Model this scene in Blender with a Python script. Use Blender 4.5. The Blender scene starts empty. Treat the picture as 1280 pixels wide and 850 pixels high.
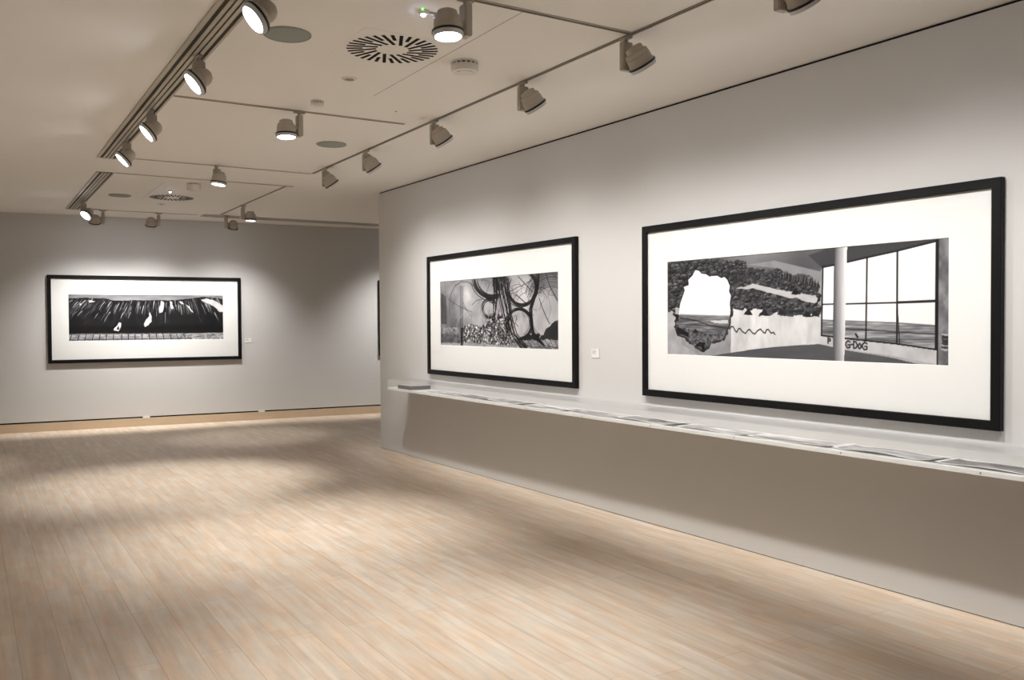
import bpy, bmesh, math, random
import numpy as np
from mathutils import Vector, Matrix
from math import sin, cos, pi, radians

S = bpy.context.scene
C = S.collection
# ------------------------------------------------------------------ camera, world, exposure
CAM_F = 1101.7
cam_d = bpy.data.cameras.new('camera')
cam = bpy.data.objects.new('camera', cam_d)
C.objects.link(cam)
cam_d.sensor_fit = 'HORIZONTAL'
cam_d.sensor_width = 36.0
cam_d.lens = CAM_F / 1280 * 36.0
yaw, pitch, roll = 0.5533, -0.021, -0.0059
fw = Vector((sin(yaw) * cos(pitch), cos(yaw) * cos(pitch), sin(pitch)))
r0 = Vector((cos(yaw), -sin(yaw), 0))
u0 = r0.cross(fw)
rt = r0 * cos(roll) + u0 * sin(roll)
up = -r0 * sin(roll) + u0 * cos(roll)
M = Matrix((rt, up, -fw)).transposed().to_4x4()
M.translation = (0, 0, 1.6)
cam.matrix_world = M
cam_d.clip_start = 0.05
S.camera = cam
S.view_settings.view_transform = 'Standard'
S.view_settings.look = 'None'
S.view_settings.gamma = 1
S.view_settings.use_curve_mapping = False
S.view_settings.exposure = 0.15
w = bpy.data.worlds.new('world')
S.world = w
w.use_nodes = True
w.node_tree.nodes['Background'].inputs[0].default_value = (1, 0.95, 0.88, 1)
w.node_tree.nodes['Background'].inputs[1].default_value = 0.02
S.cycles.use_denoising = True
S.cycles.max_bounces = 8
S.cycles.diffuse_bounces = 5
S.cycles.sample_clamp_indirect = 4

H = 3.239                     # ceiling height
LIGHT = (1.0, 0.982, 0.955)
P_WALL, P_LEFT, P_DOWN, P_FAR = 117, 135, 318, 195   # lamp powers (W)

# ------------------------------------------------------------------ materials
def new_mat(name, col, rough=.6, spec=.5, metal=0.0):
    m = bpy.data.materials.new(name)
    m.use_nodes = True
    b = m.node_tree.nodes['Principled BSDF']
    b.inputs['Base Color'].default_value = (*col, 1)
    b.inputs['Roughness'].default_value = rough
    b.inputs['Metallic'].default_value = metal
    b.inputs['Specular IOR Level'].default_value = spec
    return m

def nd(m, t, **kw):
    n = m.node_tree.nodes.new(t)
    for k, v in kw.items():
        setattr(n, k, v)
    return n

def link(m, a, b):
    m.node_tree.links.new(a, b)

def mottled(name, c1, c2, scale=2.0, rough=.6, spec=.3, bump=0.0, detail=3):
    m = new_mat(name, c1, rough, spec)
    b = m.node_tree.nodes['Principled BSDF']
    tc = nd(m, 'ShaderNodeTexCoord')
    n = nd(m, 'ShaderNodeTexNoise')
    n.inputs['Scale'].default_value = scale
    n.inputs['Detail'].default_value = detail
    mx = nd(m, 'ShaderNodeMix', data_type='RGBA')
    mx.inputs['A'].default_value = (*c1, 1)
    mx.inputs['B'].default_value = (*c2, 1)
    link(m, tc.outputs['Object'], n.inputs['Vector'])
    link(m, n.outputs['Fac'], mx.inputs['Factor'])
    link(m, mx.outputs['Result'], b.inputs['Base Color'])
    if bump:
        n2 = nd(m, 'ShaderNodeTexNoise')
        n2.inputs['Scale'].default_value = 180
        bp = nd(m, 'ShaderNodeBump')
        bp.inputs['Strength'].default_value = bump
        bp.inputs['Distance'].default_value = .002
        link(m, tc.outputs['Object'], n2.inputs['Vector'])
        link(m, n2.outputs['Fac'], bp.inputs['Height'])
        link(m, bp.outputs['Normal'], b.inputs['Normal'])
    return m

def emis(name, col, strength):
    m = bpy.data.materials.new(name)
    m.use_nodes = True
    nt = m.node_tree
    nt.nodes.clear()
    e = nt.nodes.new('ShaderNodeEmission')
    e.inputs[0].default_value = (*col, 1)
    e.inputs[1].default_value = strength
    o = nt.nodes.new('ShaderNodeOutputMaterial')
    nt.links.new(e.outputs[0], o.inputs[0])
    return m

def glass(name, ior=1.35, tint=(1, 1, 1), milk=0.0, rough=0.02):
    m = bpy.data.materials.new(name)
    m.use_nodes = True
    nt = m.node_tree
    nt.nodes.clear()
    tr = nt.nodes.new('ShaderNodeBsdfTransparent')
    tr.inputs[0].default_value = (*tint, 1)
    gl = nt.nodes.new('ShaderNodeBsdfGlossy')
    gl.inputs['Roughness'].default_value = rough
    lw = nt.nodes.new('ShaderNodeLayerWeight')      # Schlick reflectance, the same from both sides of the pane
    lw.inputs[0].default_value = .5
    p5 = nt.nodes.new('ShaderNodeMath'); p5.operation = 'POWER'; p5.inputs[1].default_value = 5
    f0 = ((ior - 1) / (ior + 1)) ** 2
    fr = nt.nodes.new('ShaderNodeMath'); fr.operation = 'MULTIPLY_ADD'
    fr.inputs[1].default_value = .5 * (1 - f0); fr.inputs[2].default_value = f0
    mx = nt.nodes.new('ShaderNodeMixShader')
    df = nt.nodes.new('ShaderNodeBsdfDiffuse')
    df.inputs[0].default_value = (.9, .9, .88, 1)
    mk = nt.nodes.new('ShaderNodeMixShader')
    mk.inputs[0].default_value = milk
    o = nt.nodes.new('ShaderNodeOutputMaterial')
    L = nt.links.new
    L(lw.outputs['Facing'], p5.inputs[0]); L(p5.outputs[0], fr.inputs[0])
    L(tr.outputs[0], mk.inputs[1]); L(df.outputs[0], mk.inputs[2])
    L(fr.outputs[0], mx.inputs[0]); L(mk.outputs[0], mx.inputs[1]); L(gl.outputs[0], mx.inputs[2])
    L(mx.outputs[0], o.inputs[0])
    return m

def floor_mat():
    m = new_mat('pale_wood_boards', (.5, .4, .3), .38, .35)
    b = m.node_tree.nodes['Principled BSDF']
    tc = nd(m, 'ShaderNodeTexCoord')
    mp = nd(m, 'ShaderNodeMapping')
    mp.inputs['Rotation'].default_value = (0, 0, pi / 2)
    link(m, tc.outputs['Object'], mp.inputs['Vector'])
    br = nd(m, 'ShaderNodeTexBrick')
    br.offset = .37; br.offset_frequency = 2
    br.inputs['Color1'].default_value = (.675, .598, .508, 1)
    br.inputs['Color2'].default_value = (.632, .540, .442, 1)
    br.inputs['Mortar'].default_value = (.50, .39, .30, 1)
    br.inputs['Scale'].default_value = 1.0
    br.inputs['Mortar Size'].default_value = .0022
    br.inputs['Mortar Smooth'].default_value = .3
    br.inputs['Brick Width'].default_value = 2.2
    br.inputs['Row Height'].default_value = .186
    link(m, mp.outputs[0], br.inputs['Vector'])
    # strips inside every board
    b2 = nd(m, 'ShaderNodeTexBrick')
    b2.offset = .43; b2.offset_frequency = 3
    b2.inputs['Color1'].default_value = (1.045, 1.05, 1.055, 1)
    b2.inputs['Color2'].default_value = (.94, .925, .90, 1)
    b2.inputs['Mortar'].default_value = (.95, .94, .92, 1)
    b2.inputs['Mortar Size'].default_value = .0008
    b2.inputs['Brick Width'].default_value = .48
    b2.inputs['Row Height'].default_value = .062
    b2.inputs['Scale'].default_value = 1.0
    link(m, mp.outputs[0], b2.inputs['Vector'])
    # grain, stretched along the boards
    mp2 = nd(m, 'ShaderNodeMapping')
    mp2.inputs['Scale'].default_value = (16, .9, 1)
    link(m, tc.outputs['Object'], mp2.inputs['Vector'])
    n = nd(m, 'ShaderNodeTexNoise')
    n.inputs['Scale'].default_value = 1.6
    n.inputs['Detail'].default_value = 6
    n.inputs['Roughness'].default_value = .62
    link(m, mp2.outputs[0], n.inputs['Vector'])
    rp = nd(m, 'ShaderNodeMapRange')
    rp.inputs['From Min'].default_value = .3
    rp.inputs['From Max'].default_value = .7
    rp.inputs['To Min'].default_value = .84
    rp.inputs['To Max'].default_value = 1.12
    link(m, n.outputs['Fac'], rp.inputs['Value'])
    n3 = nd(m, 'ShaderNodeTexNoise')
    n3.inputs['Scale'].default_value = 3.2
    n3.inputs['Detail'].default_value = 5
    mp3 = nd(m, 'ShaderNodeMapping')
    mp3.inputs['Scale'].default_value = (4.2, 1.0, 1)
    link(m, tc.outputs['Object'], mp3.inputs['Vector'])
    link(m, mp3.outputs[0], n3.inputs['Vector'])
    cr = nd(m, 'ShaderNodeValToRGB')
    cr.color_ramp.elements[0].position = .35
    cr.color_ramp.elements[0].color = (1.0, .88, .77, 1)
    cr.color_ramp.elements[1].position = .62
    cr.color_ramp.elements[1].color = (1, 1.0, 1.0, 1)
    link(m, n3.outputs['Fac'], cr.inputs['Fac'])
    def mul(a, bb):
        x = nd(m, 'ShaderNodeMix', data_type='RGBA', blend_type='MULTIPLY')
        x.inputs['Factor'].default_value = 1
        link(m, a, x.inputs['A']); link(m, bb, x.inputs['B'])
        return x.outputs['Result']
    r1 = mul(br.outputs['Color'], b2.outputs['Color'])
    r2 = mul(r1, cr.outputs['Color'])
    r3 = mul(r2, rp.outputs['Result'])
    link(m, r3, b.inputs['Base Color'])
    rr = nd(m, 'ShaderNodeMapRange')
    rr.inputs['To Min'].default_value = .30
    rr.inputs['To Max'].default_value = .52
    link(m, n.outputs['Fac'], rr.inputs['Value'])
    link(m, rr.outputs['Result'], b.inputs['Roughness'])
    bp = nd(m, 'ShaderNodeBump')
    bp.inputs['Strength'].default_value = .12
    bp.inputs['Distance'].default_value = .002
    link(m, n.outputs['Fac'], bp.inputs['Height'])
    link(m, bp.outputs['Normal'], b.inputs['Normal'])
    return m

def attr_mat(name, rough=.45, spec=.3):
    m = new_mat(name, (.5, .5, .5), rough, spec)
    a = nd(m, 'ShaderNodeAttribute', attribute_name='ink')
    link(m, a.outputs['Color'], m.node_tree.nodes['Principled BSDF'].inputs['Base Color'])
    return m

MT = dict(
    wall=mottled('grey_wall_paint', (.61, .60, .585), (.63, .62, .605), 1.3, .7, .25, .05),
    ceil=mottled('white_ceiling_paint', (.87, .845, .805), (.88, .86, .82), .9, .75, .2, .04),
    floor=floor_mat(),
    base=mottled('pale_wood_base', (.62, .49, .35), (.56, .43, .30), 9, .45, .3),
    backing=mottled('shaded_slot_bottom', (.05, .047, .04), (.07, .065, .055), 10, .8, .2),
    dark=mottled('dark_recess', (.02, .019, .018), (.028, .026, .024), 10, .9, .1),
    black=mottled('black_lacquered_frame', (.003, .003, .0035), (.005, .005, .0055), 30, .5, .2),
    mat=mottled('white_mat_board', (.82, .822, .805), (.84, .842, .825), 20, .85, .15),
    print=attr_mat('photographic_print'),
    glaze=glass('picture_glass', 1.16),
    case=glass('clear_acrylic', 1.36, (1, 1, 1), .07, .03),
    shelf=mottled('white_gloss_board', (.80, .80, .78), (.82, .82, .80), 12, .35, .4),
    lampb=mottled('beige_lamp_housing', (.46, .42, .36), (.49, .45, .39), 25, .5, .35),
    lampr=mottled('black_lamp_rim', (.012, .012, .014), (.02, .02, .022), 20, .4, .4),
    lamps=mottled('pale_lamp_collar', (.62, .62, .64), (.66, .66, .68), 20, .3, .5),
    rail=mottled('taupe_track_metal', (.22, .20, .17), (.26, .235, .20), 15, .45, .5),
    metal=mottled('satin_aluminium', (.46, .42, .35), (.54, .49, .42), 30, .55, .4),
    grille=mottled('grey_green_grille', (.27, .30, .275), (.33, .36, .33), 120, .7, .2),
    plast=mottled('white_plastic', (.76, .73, .68), (.79, .76, .71), 20, .45, .4),
    panel=mottled('white_diffuser_panel', (.86, .84, .80), (.87, .85, .81), 8, .5, .3),
    grey=mottled('grey_plastic', (.25, .235, .22), (.28, .26, .24), 20, .5, .3),
    card=mottled('white_card', (.78, .77, .74), (.80, .79, .76), 30, .8, .2),
    ink=mottled('grey_ink', (.32, .31, .30), (.36, .35, .34), 80, .8, .1),
    book=mottled('dark_slate_cover', (.010, .013, .022), (.016, .020, .030), 25, .35, .5),
    page=mottled('paper_pages', (.70, .68, .63), (.74, .72, .67), 90, .9, .1),
    cover=mottled('mauve_grey_cover', (.40, .36, .37), (.48, .45, .45), 14, .3, .5),
    lens=emis('lit_lamp_lens', (.93, .95, 1.0), 30),
    led=emis('white_led', (.62, .68, 1.0), 60),
    green=emis('green_led', (.25, 1.0, .15), 3),
)

# ------------------------------------------------------------------ helpers
def obj(name, bm, mat, parent=None, smooth=False):
    me = bpy.data.meshes.new(name)
    bm.normal_update()
    bm.to_mesh(me)
    bm.free()
    for m in (mat if isinstance(mat, (list, tuple)) else [mat]):
        me.materials.append(m)
    if smooth:
        for p in me.polygons:
            p.use_smooth = True
        me.set_sharp_from_angle(angle=radians(35))
    o = bpy.data.objects.new(name, me)
    C.objects.link(o)
    if parent:
        o.parent = parent
    return o

def thing(name, label, cat, loc=(0, 0, 0), rotz=0, group=None):
    o = bpy.data.objects.new(name, None)
    o.empty_display_size = .1
    C.objects.link(o)
    o.location = loc
    o.rotation_euler = (0, 0, rotz)
    return tag(o, label, cat, group)

def tag(o, label, cat, group=None):
    o['label'] = label
    o['category'] = cat
    if group:
        o['group'] = group
    return o

def struct(o):
    o['kind'] = 'structure'
    return o

def copy_tree(o, parent=None):
    c = o.copy()
    C.objects.link(c)
    c.parent = parent
    for ch in list(o.children):
        copy_tree(ch, c)
    return c

def box(bm, x0, x1, y0, y1, z0, z1, bev=0):
    v = [bm.verts.new((x, y, z)) for x in (x0, x1) for y in (y0, y1) for z in (z0, z1)]
    fs = [(0, 1, 3, 2), (4, 6, 7, 5), (0, 4, 5, 1), (2, 3, 7, 6), (0, 2, 6, 4), (1, 5, 7, 3)]
    fl = [bm.faces.new([v[i] for i in f]) for f in fs]
    if bev:
        es = {e for f in fl for e in f.edges}
        bmesh.ops.bevel(bm, geom=list(es), offset=bev, segments=2, affect='EDGES')
    return v

def bx(x0, x1, y0, y1, z0, z1, bev=0):
    bm = bmesh.new()
    box(bm, x0, x1, y0, y1, z0, z1, bev)
    bmesh.ops.recalc_face_normals(bm, faces=bm.faces)
    return bm

def prism(bm, pts, z0, z1):
    a = [bm.verts.new((x, y, z0)) for x, y in pts]
    b = [bm.verts.new((x, y, z1)) for x, y in pts]
    n = len(pts)
    bm.faces.new(a); bm.faces.new(b[::-1])
    for i in range(n):
        bm.faces.new([a[i], b[i], b[(i + 1) % n], a[(i + 1) % n]])
    bmesh.ops.recalc_face_normals(bm, faces=bm.faces)
    return bm

def lathe(prof, n=40, bm=None):
    """profile of (radius, z), turned about Z"""
    bm = bm or bmesh.new()
    rings = []
    for r, z in prof:
        if r < 1e-6:
            rings.append([bm.verts.new((0, 0, z))])
        else:
            rings.append([bm.verts.new((r * cos(2 * pi * i / n), r * sin(2 * pi * i / n), z)) for i in range(n)])
    for a, b in zip(rings, rings[1:]):
        for i in range(n):
            j = (i + 1) % n
            if len(a) == 1 and len(b) == 1:
                continue
            if len(a) == 1:
                bm.faces.new([a[0], b[i], b[j]])
            elif len(b) == 1:
                bm.faces.new([a[i], b[0], a[j]])
            else:
                bm.faces.new([a[i], b[i], b[j], a[j]])
    bmesh.ops.recalc_face_normals(bm, faces=bm.faces)
    return bm

def ring_frame(w, h, b, d0, d1, bev=.003):
    """picture frame moulding in the XZ plane: outer w x h, border b, from y=d0 (front) to d1 (back), mitred"""
    bm = bmesh.new()
    prof = [(0, d1), (0, d0 + bev), (bev, d0), (b - bev, d0), (b, d0 + bev), (b, d1)]
    rings = []
    for ins, y in prof:
        rings.append([bm.verts.new((sx * (w / 2 - ins), y, sz * (h / 2 - ins)))
                      for sx, sz in ((-1, -1), (1, -1), (1, 1), (-1, 1))])
    for a, c in zip(rings, rings[1:] + rings[:1]):
        for i in range(4):
            j = (i + 1) % 4
            bm.faces.new([a[i], a[j], c[j], c[i]])
    bmesh.ops.recalc_face_normals(bm, faces=bm.faces)
    return bm

# ------------------------------------------------------------------ a small painter for the photographs
class Canvas:
    """greyscale sheet; points are given in sketch units and mapped through the sketch's four corners"""
    def __init__(s, W, Hh, corners, seed=1):
        s.W, s.H = W, Hh
        s.a = np.full((Hh, W), .5)
        s.rng = np.random.default_rng(seed)
        src = corners
        dst = [(0, 0), (W, 0), (W, Hh), (0, Hh)]
        A = []; B = []
        for (x, y), (X, Y) in zip(src, dst):
            A.append([x, y, 1, 0, 0, 0, -X * x, -X * y]); B.append(X)
            A.append([0, 0, 0, x, y, 1, -Y * x, -Y * y]); B.append(Y)
        h = np.linalg.solve(np.array(A, float), np.array(B, float))
        s.h = np.append(h, 1).reshape(3, 3)
        s.yy, s.xx = np.mgrid[0:Hh, 0:W]
        s.xx = s.xx + .5; s.yy = s.yy + .5

    def t(s, pts):
        p = np.array([(x, y, 1) for x, y in pts], float) @ s.h.T
        return p[:, :2] / p[:, 2:]

    def noise(s, sx, sy, octv=4, rough=.55):
        """value noise, feature size sx, sy pixels"""
        out = np.zeros((s.H, s.W)); amp = 1; tot = 0
        for o in range(octv):
            gx = max(2, int(s.W / sx) + 3); gy = max(2, int(s.H / sy) + 3)
            g = s.rng.random((gy, gx))
            fx = (s.xx - .5) / sx; fy = (s.yy - .5) / sy
            fx = np.clip(fx, 0, gx - 1.001); fy = np.clip(fy, 0, gy - 1.001)
            ix = fx.astype(int); iy = fy.astype(int)
            tx = fx - ix; ty = fy - iy
            tx = tx * tx * (3 - 2 * tx); ty = ty * ty * (3 - 2 * ty)
            v = (g[iy, ix] * (1 - tx) + g[iy, ix + 1] * tx) * (1 - ty) + (g[iy + 1, ix] * (1 - tx) + g[iy + 1, ix + 1] * tx) * ty
            out += v * amp; tot += amp
            amp *= rough; sx = max(sx / 2, 1.2); sy = max(sy / 2, 1.2)
        return out / tot

    def inside(s, pts, raw=False):
        p = pts if raw else s.t(pts)
        m = np.zeros((s.H, s.W), bool)
        n = len(p)
        for i in range(n):
            x0, y0 = p[i]; x1, y1 = p[(i + 1) % n]
            if y0 == y1:
                continue
            c = (s.yy < max(y0, y1)) & (s.yy >= min(y0, y1))
            xi = x0 + (s.yy - y0) * (x1 - x0) / (y1 - y0)
            m ^= c & (s.xx < xi)
        return m

    def poly(s, pts, val, jag=0):
        if jag:
            q = []
            n = len(pts)
            for i in range(n):
                a = np.array(pts[i], float); b = np.array(pts[(i + 1) % n], float)
                k = max(1, int(np.hypot(*(b - a)) / 12))
                for j in range(k):
                    c = a + (b - a) * j / k
                    if j:
                        c = c + s.rng.normal(0, jag, 2)
                    q.append(tuple(c))
            pts = q
        m = s.inside(pts)
        s.a[m] = val[m] if isinstance(val, np.ndarray) else val
        return m

    def line(s, pts, width, val, alpha=1.0, w2=None):
        p = s.t(pts)
        n = len(p) - 1
        for i in range(n):
            wa = width + ((w2 if w2 is not None else width) - width) * i / max(1, n)
            (x0, y0), (x1, y1) = p[i], p[i + 1]
            pad = wa + 2
            X0 = int(max(0, min(x0, x1) - pad)); X1 = int(min(s.W, max(x0, x1) + pad + 1))
            Y0 = int(max(0, min(y0, y1) - pad)); Y1 = int(min(s.H, max(y0, y1) + pad + 1))
            if X1 <= X0 or Y1 <= Y0:
                continue
            gx = s.xx[Y0:Y1, X0:X1]; gy = s.yy[Y0:Y1, X0:X1]
            dx, dy = x1 - x0, y1 - y0
            L = dx * dx + dy * dy + 1e-9
            tt = np.clip(((gx - x0) * dx + (gy - y0) * dy) / L, 0, 1)
            d = np.hypot(gx - x0 - tt * dx, gy - y0 - tt * dy)
            k = np.clip(wa / 2 + .5 - d, 0, 1) * alpha
            s.a[Y0:Y1, X0:X1] = s.a[Y0:Y1, X0:X1] * (1 - k) + val * k

    def arc(s, cx, cy, rx, ry, a0, a1, width, val, alpha=1.0):
        n = max(8, int(abs(a1 - a0) / 8))
        pts = [(cx + rx * cos(radians(a0 + (a1 - a0) * i / n)), cy + ry * sin(radians(a0 + (a1 - a0) * i / n))) for i in range(n + 1)]
        s.line(pts, width, val, alpha)

    def blob(s, x, y, r, lo=.10, hi=.50, squash=.8):
        c = s.t([(x, y), (x + r, y), (x, y + r * squash)])
        rx = max(1.5, abs(c[1][0] - c[0][0])); ry = max(1.2, abs(c[2][1] - c[0][1]))
        X0 = int(max(0, c[0][0] - rx - 1)); X1 = int(min(s.W, c[0][0] + rx + 2))
        Y0 = int(max(0, c[0][1] - ry - 1)); Y1 = int(min(s.H, c[0][1] + ry + 2))
        if X1 <= X0 or Y1 <= Y0:
            return
        u = (s.xx[Y0:Y1, X0:X1] - c[0][0]) / rx; v = (s.yy[Y0:Y1, X0:X1] - c[0][1]) / ry
        d2 = u * u + v * v
        n = s.rng.random(u.shape)
        val = lo + (hi - lo) * np.clip(.35 - .65 * v - .2 * u + .45 * (n - .5), 0, 1)
        val = np.where(d2 > .72, lo * .8, val)
        m = d2 < 1
        a = s.a[Y0:Y1, X0:X1]
        a[m] = val[m]

    def ell(s, cx, cy, rx, ry, val):
        pts = [(cx + rx * cos(2 * pi * i / 32), cy + ry * sin(2 * pi * i / 32)) for i in range(32)]
        return s.poly(pts, val)

def print_mesh(name, cv, w, h, parent, y, tint_lo=(.9, .9, 1.05), tint_hi=(1.0, .985, .97)):
    """grid of faces in the XZ plane, one ink value per vertex"""
    W, Hh = cv.W, cv.H
    xs = (np.arange(W) / (W - 1) - .5) * w
    zs = (.5 - np.arange(Hh) / (Hh - 1)) * h
    co = np.zeros((Hh, W, 3)); co[..., 0] = xs[None, :]; co[..., 1] = y; co[..., 2] = zs[:, None]
    idx = np.arange(Hh * W).reshape(Hh, W)
    f = np.stack([idx[1:, :-1], idx[1:, 1:], idx[:-1, 1:], idx[:-1, :-1]], -1).reshape(-1, 4)
    me = bpy.data.meshes.new(name)
    me.vertices.add(W * Hh)
    me.vertices.foreach_set('co', co.ravel())
    me.loops.add(f.size)
    me.loops.foreach_set('vertex_index', f.ravel())
    me.polygons.add(len(f))
    me.polygons.foreach_set('loop_start', np.arange(0, f.size, 4))
    me.update(calc_edges=True)
    set_ink(me, cv.a, tint_lo, tint_hi)
    me.materials.append(MT['print'])
    o = bpy.data.objects.new(name, me)
    C.objects.link(o)
    o.parent = parent
    return o

def set_ink(me, a, tint_lo, tint_hi):
    g = np.clip(a, 0, 1)
    g2 = np.clip(.5 + (g - .5) * 1.12 - .02, 0, 1)
    lin = np.where(g2 < .04045, g2 / 12.92, ((g2 + .055) / 1.055) ** 2.4) * .86 + .003
    lo = np.array(tint_lo); hi = np.array(tint_hi)
    k = np.clip(g, 0, 1)[..., None]
    col = np.ones(g.shape + (4,))
    col[..., :3] = np.clip(lin[..., None] * (lo * (1 - k) + hi * k), 0, 1)
    ca = me.color_attributes.new('ink', 'FLOAT_COLOR', 'POINT')
    ca.data.foreach_set('color', col.astype(np.float32).ravel())

# ------------------------------------------------------------------ the room
XL, YB, XE = -1.7, -3.6, 9.2
FA = -0.076                                   # far wall is a little out of square
FY = 14.8991
def far_pt(s, out=0.0):                       # point on the far wall at run s, out metres into the room
    return (s * cos(FA) + out * sin(FA), FY + s * sin(FA) - out * cos(FA))
WA = -0.0192
def wall_x(y):
    return 4.6577 + WA * y
WE = 10.41                                    # free end of the right wall

bm = bx(XL - .2, XE + .2, YB - .2, 16.0, -.12, 0)
struct(obj('floor', bm, MT['floor']))

# ceiling with a recessed trough near the far wall
TX0, TX1, TY0, TY1 = 3.05, 8.8, 13.70, 14.08
bm = bmesh.new()
for x0, x1, y0, y1 in ((XL - .2, XE + .2, YB - .2, TY0), (XL - .2, XE + .2, TY1, 16.0), (XL - .2, TX0, TY0, TY1), (TX1, XE + .2, TY0, TY1)):
    box(bm, x0, x1, y0, y1, H, H + .25)
bmesh.ops.recalc_face_normals(bm, faces=bm.faces)
ceiling = struct(obj('ceiling', bm, MT['ceil']))
bm = bx(TX0 - .02, TX1 + .02, TY0 - .02, TY1 + .02, H + .14, H + .16)
struct(obj('trim_1', bm, MT['rail']))

# walls
bm = bx(XL - .2, XL, YB - .2, 16, 0, H); struct(obj('wall_left', bm, MT['wall']))
bm = bx(XL - .2, XE + .2, YB - .2, YB, 0, H); struct(obj('wall_back', bm, MT['wall']))
bm = bx(XE, XE + .2, YB - .2, 16, 0, H); struct(obj('wall_passage', bm, MT['wall']))
def far_prism(s0, s1, o0, o1, z0, z1, name, mat):
    bm = bmesh.new()
    prism(bm, [far_pt(s0, o1), far_pt(s1, o1), far_pt(s1, o0), far_pt(s0, o0)], z0, z1)
    return obj(name, bm, mat)
struct(far_prism(-2.2, 9.6, -.25, 0, .150, H, 'wall_far', MT['wall']))
struct(far_prism(-2.2, 9.6, -.25, -.03, .0, .150, 'trim_2', MT['dark']))  # near-black colour stands in for the shade in the gap above the baseboard
bb = struct(far_prism(-2.2, 9.6, -.03, .012, 0, .128, 'baseboard_far', MT['base']))
for s in (2.366, 4.136, .55):
    if s == .55: continue
    struct(far_prism(s - .05, s + .05, -.03, .014, .122, .158, 'trim_3', MT['plast']))
TH = .34
def rw(y0, y1, x_in, x_out, z0, z1, name, mat):
    bm = bmesh.new()
    prism(bm, [(wall_x(y0) + x_in, y0), (wall_x(y1) + x_in, y1), (wall_x(y1) + x_out, y1), (wall_x(y0) + x_out, y0)], z0, z1)
    return obj(name, bm, mat)
struct(rw(YB, WE, 0, TH, .005, H - .016, 'wall_right', MT['wall']))
struct(rw(YB, WE - .01, .012, TH - .012, H - .016, H, 'trim_4', MT['dark']))  # dark strip painting the shade of the gap under the ceiling
struct(rw(YB, WE - .01, .008, TH - .008, 0, .005, 'trim_5', MT['dark']))  # shade of the thin floor gap, put in as a dark strip

# thin seams between the ceiling panels
def seam(x0, x1, y0, y1):
    struct(obj('trim_6', bx(x0, x1, y0, y1, H - .0012, H + .002), MT['rail']))
seam(2.527, 2.530, 3.97, 5.98)
seam(1.966, 1.9685, 10.8, 12.3)

# ------------------------------------------------------------------ slot diffusers beside the left lamps
def slot(y0, y1, label, xa, xb):
    t = thing('slot_diffuser', label, 'air vent', (0, 0, H - .002), 0, None)
    W_ = xb - xa
    obj('backing', bx(xa, xb, y0, y1, -.004, .0), MT['backing'], t)
    obj('edge_flange', bx(xa - .028, xa, y0, y1, -.009, 0, .001), MT['metal'], t)
    obj('edge_flange', bx(xb, xb + .016, y0, y1, -.009, 0, .001), MT['metal'], t)
    n = 4
    for i in range(n - 1):
        c = xa + W_ * (i + 1) / n
        obj('fin', bx(c - .0115, c + .0115, y0, y1, -.011, -.002, .001), MT['metal'], t)
    obj('end_cap', bx(xa - .028, xb + .016, y1, y1 + .012, -.008, 0), MT['metal'], t)
    return t
slot(1.2, 9.50, 'long slatted ceiling vent strip carrying four tilted lamps at the left', 1.13, 1.265)
slot(10.42, 13.96, 'shorter slatted ceiling vent strip close to the far wall', 1.235, 1.365)

# ------------------------------------------------------------------ lighting tracks
def track(x0, y0, x1, y1, label, w_=.034):
    cx, cy = (x0 + x1) / 2, (y0 + y1) / 2
    L_ = math.hypot(x1 - x0, y1 - y0)
    t = thing('lighting_track', label, 'lighting track', (cx, cy, H), math.atan2(y1 - y0, x1 - x0), None)
    obj('rail', bx(-L_ / 2, L_ / 2, -w_ / 2, -w_ / 2 + .011, -.006, 0, .001), MT['metal'], t)
    obj('rail', bx(-L_ / 2, L_ / 2, w_ / 2 - .011, w_ / 2, -.006, 0, .001), MT['rail'], t)
    obj('groove', bx(-L_ / 2, L_ / 2, -w_ / 2 + .010, w_ / 2 - .010, -.003, 0), MT['dark'], t)
    return t
track(3.255, 1.2, 3.255, 9.42, 'long recessed track along the right wall holding the picture lamps')
track(1.29, 3.94, 3.235, 3.94, 'cross track nearest the camera, ahead of the large round ceiling vent')
track(1.29, 6.69, 3.10, 6.69, 'cross track behind the small white ceiling sensor, with one downward lamp')
track(1.29, 9.43, 3.235, 9.43, 'cross track beyond the first ceiling bay, carrying one far downward lamp', .026)
track(1.39, 10.42, 3.36, 10.42, 'near cross track of the far ceiling bay, running bare between two slots', .026)
track(3.275, 10.45, 3.275, 13.62, 'short track on the right side of the far ceiling bay', .03)
track(1.39, 13.90, 2.98, 13.84, 'track right in front of the far wall holding two dark lamps', .026)

track(6.1, 13.35, 8.2, 13.35, 'short track in the passage hidden behind the right wall end')

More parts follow.
